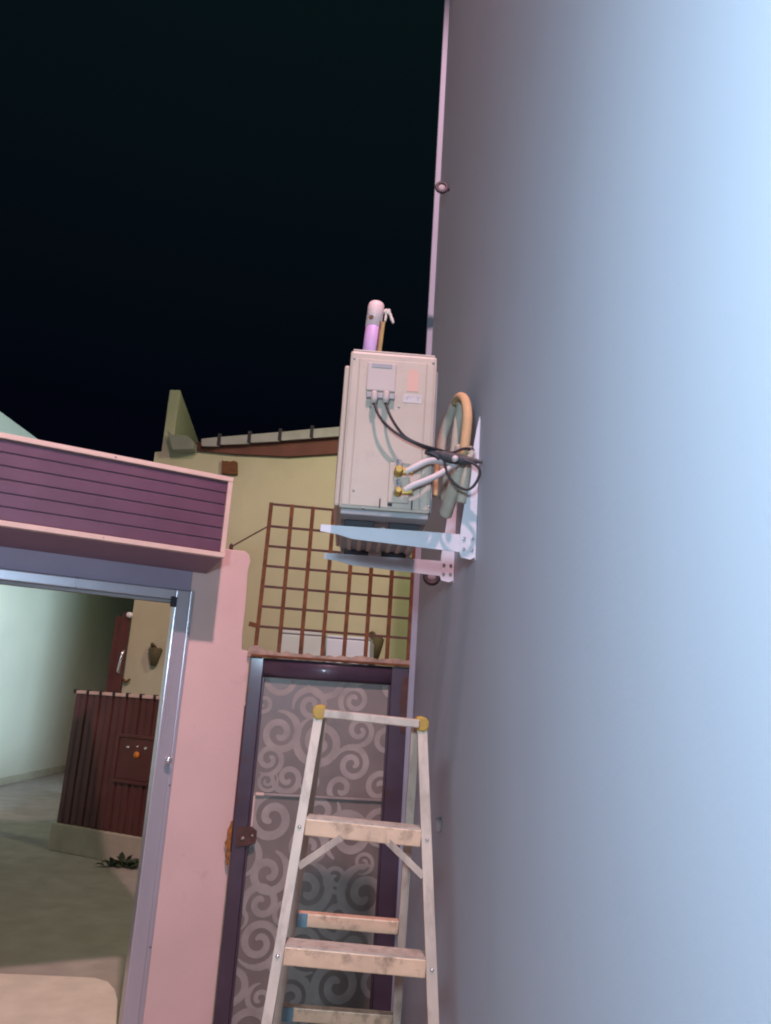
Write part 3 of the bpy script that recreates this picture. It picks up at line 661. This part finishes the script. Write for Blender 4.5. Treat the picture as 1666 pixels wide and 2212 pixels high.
# ================================================================== YARD SEEN THROUGH THE GATE
lw = Thing('yard_wall', (-5.3, 14, 0), 'tall pale plastered house wall on the far left, lit by a cool lamp', 'wall')
a0 = onz((0, 1697), 0); a1 = onz((140, 1672), 0); dv = Vector((.06, 1, 0)).normalized()
ztop = onx((36, 902), a0.x+.03).z
A_ = a0-dv*9; B_ = a0+dv*13
prism('wall_face', [A_, B_, B_+UP*ztop, A_+UP*ztop], Vector((-.3, 0, 0)), 'lwall', lw)
box('wall_base', lambda a, b, c: A_+(B_-A_)*a+Vector((b, 0, c)), (0, 1), (0.002, .03), (0, .12), 'plinth', lw, bevel=.01)
ew = Thing('rear_wall', B_, 'dark plastered wall closing the back of the yard', 'wall')
prism('wall_face', [B_+Vector((-2, 0, 0)), B_+Vector((9, 0, 0)), B_+Vector((9, 0, 3.4)), B_+Vector((-2, 0, 3.4))], (0, .3, 0), 'lwall', ew)

# red-brown sheet gate on a concrete plinth
fa = onz((110, 1836), 0); fb = onz((300, 1873), 0); fd = (fb-fa); az = math.degrees(math.atan2(fd.x, fd.y)); G = Plane((fa.x, fa.y), az)
ft = G.at((165, 1493))[1]; fpz = G.at((120, 1777))[1]; w_ = .185
fg = Thing('sheet_gate', G(.8, 0, 0), 'red-brown sheet metal gate on a low concrete plinth in the yard', 'gate')
box('plinth', G, (-.03, 2.4), (-.18, .02), (0, fpz), 'plinth', fg, bevel=.012)
box('backing_sheet', G, (0, 2.3), (-.05, -.03), (fpz+.002, ft-.02), 'fence', fg, bevel=.002)
nP = 12
for k in range(nP):
    s_ = .01+k*w_
    pr = [(0, -.028), (.012, -.004), (.062, -.004), (.074, -.018), (.100, -.018), (.112, -.002), (w_-.02, -.002), (w_-.006, -.028)]
    vs = [G(s_+a, b, fpz+.003) for a, b in pr]; prism('sheet_panel', vs, UP*(ft-fpz-.03), 'fence', fg)
    bar('top_clip', G(s_, -.01, ft-.02), G(s_, -.01, ft+.022), .03, .05, G.d, 'dark', fg)
    if k < nP: box('top_cap', G, (s_+.017, s_+w_-.017), (-.05, .008), (ft-.022, ft+.012), 'cream', fg, bevel=.004)
i0 = G.at((262, 1592)); i1 = G.at((338, 1692))
pnl = box('inset_panel', G, (i0[0], i1[0]+.25), (.0005, .014), (i1[1], i0[1]), 'fence', fg, bevel=.006)
for a_, b_, c_, d_ in ((i0[0]-.03, i1[0]+.28, i0[1]+.002, i0[1]+.035), (i0[0]-.03, i1[0]+.28, i1[1]-.037, i1[1]-.002)):
    box('panel_frame', G, (a_, b_), (.0005, .024), (c_, d_), 'fence', pnl, bevel=.004)
box('panel_frame', G, (i0[0]-.03, i0[0]-.002), (.0005, .024), (i1[1], i0[1]), 'fence', pnl, bevel=.004)
for p, r_, m in (((278, 1614), .016, 'chrome'), ((316, 1617), .016, 'chrome'), ((299, 1613), .010, 'chrome'), ((296, 1631), .034, 'amber')):  # raised discs stand in for lamp reflections in the glossy panel
    s_, z = G.at(p, .014); lathe('glint_disc' if m == 'chrome' else 'amber_glint_disc', G(s_, .0145, z), G.n, [(0, r_), (.012, r_), (.02, r_*.6)], m, pnl, sides=12)

# red door leaf and lamp beside the yellow house corner
q0 = Hh.at((266, 1322), .03); q1 = Hh.at((288, 1322), .03)
rd = Thing('red_door_leaf', Hh(q0[0], .03, 0), 'narrow dark red door leaf standing ajar beside the yellow house corner', 'door')
box('leaf', Hh, (q0[0], -.012), (-.02, .03), (0, q0[1]), 'fence', rd, bevel=.006)
box('leaf_edge', Hh, (q0[0]-.10, q0[0]-.003), (-.06, -.01), (0, q0[1]-.05), 'fence', rd, bevel=.006)
h_ = Hh.at((261, 1430), .06); tube('pull_handle', [Hh(h_[0]+.012, .03, h_[1]+.13), Hh(h_[0]+.012, .07, h_[1]+.11), Hh(h_[0], .075, h_[1]), Hh(h_[0]-.012, .07, h_[1]-.11), Hh(h_[0]-.012, .03, h_[1]-.13)], .014, 'chrome', rd, n=4)
c = Hh.w((281, 1329), .06); wlp = Thing('door_lamp', c, 'small white lamp housing at the top of the red door leaf', 'lamp')
lathe('housing', c+Vector((-.035, 0, .015)), (1, 0, -.35), [(0, .02), (.01, .032), (.05, .036), (.068, .02)], 'white', wlp, sides=12)
# wire stub on the yellow wall
c = Hh.w((272, 1472), .02); d2 = Hh.w((281, 1470), .03)
t = Thing('wall_hook', c, 'small rusty hook low on the yellow house wall', 'hook'); tube('hook', [Hh.w((267, 1468), .01), Hh.w((272, 1473), .05), Hh.w((277, 1470), .06), Hh.w((281, 1467), .05)], .014, 'rust', t, n=4, sides=8)

# small weeds at the foot of the plinth
def weed(p, n, size, label):
    c = onz(p, 0); t = Thing('weed', c, label, 'plant', 'weeds at the plinth')
    for i in range(n):
        a = random.uniform(0, 6.28); l_ = size*random.uniform(.5, 1.1); el = random.uniform(.25, 1.2)
        d_ = Vector((math.cos(a)*math.cos(el), math.sin(a)*math.cos(el)*.5-.25, math.sin(el))); s_ = Vector((-math.sin(a), math.cos(a), 0))*l_*.14
        b0_ = c+Vector((random.uniform(-1, 1)*size*.7, random.uniform(-.3, .2)*size, 0)); m_ = b0_+d_*l_*.55; e_ = b0_+d_*l_+Vector((0, 0, -.25*l_))
        mk('leaf', [b0_, m_-s_, m_+s_, e_, m_+Vector((0, 0, .01))], [(0, 1, 4), (0, 4, 2), (1, 3, 4), (4, 3, 2)], 'leaf', t)
weed((252, 1872), 46, .15, 'small dark green weed at the foot of the concrete plinth')
weed((292, 1872), 40, .22, 'taller dark weed beside the gate jamb at the plinth')

# ================================================================== LAMP FIXTURES (outside the picture)
t = Thing('street_lamp', (-1.9, -.6, 0), 'tall street lamp with a warm head behind the viewer', 'lamp')
tube('pole', [(-1.9, -.6, 0), (-1.9, -.6, 4), (-1.9, -.6, 7.4), (-1.6, -.55, 8.05), (-.6, -.42, 8.27), (.30, -.35, 8.27)], lambda q: .06-.025*q, 'post', t, n=6)
lathe('lamp_head', WARM_AT+Vector((0, 0, .13)), UP, [(0, .06), (.03, .075), (.12, .06), (.14, .03)], 'post', t)
t = Thing('floodlight', COOL_AT, 'cool white floodlight on a short stand behind the viewer', 'lamp')
tube('stand', [(COOL_AT.x, COOL_AT.y-.2, 0), (COOL_AT.x, COOL_AT.y-.2, 1.4), (COOL_AT.x, COOL_AT.y-.2, 2.1)], .02, 'post', t)
box('housing', lambda a, b, c: COOL_AT+Vector((a, b, c)), (-.16, .16), (-.22, -.16), (-.12, .12), 'post', t, bevel=.01)
t = Thing('yard_lamp', (YARD_AT.x+.3, YARD_AT.y, 0), 'cool white lamp on a pole behind the yellow house front', 'lamp')
tube('pole', [(YARD_AT.x+.4, YARD_AT.y, 0), (YARD_AT.x+.4, YARD_AT.y, 2), (YARD_AT.x+.38, YARD_AT.y, 2.7), (YARD_AT.x+.02, YARD_AT.y, 2.82)], .03, 'post', t)
lathe('lamp_head', YARD_AT+Vector((0, 0, .30)), UP, [(0, .20), (.05, .18), (.1, .05)], 'post', t)
t = Thing('court_lamp', (COURT_AT.x+.3, COURT_AT.y, 0), 'warm yellow lamp on a pole in the court behind the wall', 'lamp')
tube('pole', [(COURT_AT.x+.3, COURT_AT.y, 0), (COURT_AT.x+.3, COURT_AT.y, 5), (COURT_AT.x+.25, COURT_AT.y, 5.65), (COURT_AT.x, COURT_AT.y, 5.75)], .035, 'post', t)
lathe('lamp_head', COURT_AT+Vector((0, 0, .17)), UP, [(0, .17), (.05, .15), (.1, .05)], 'post', t)

for o in bpy.data.objects:
    if '_o' in o: del o['_o']
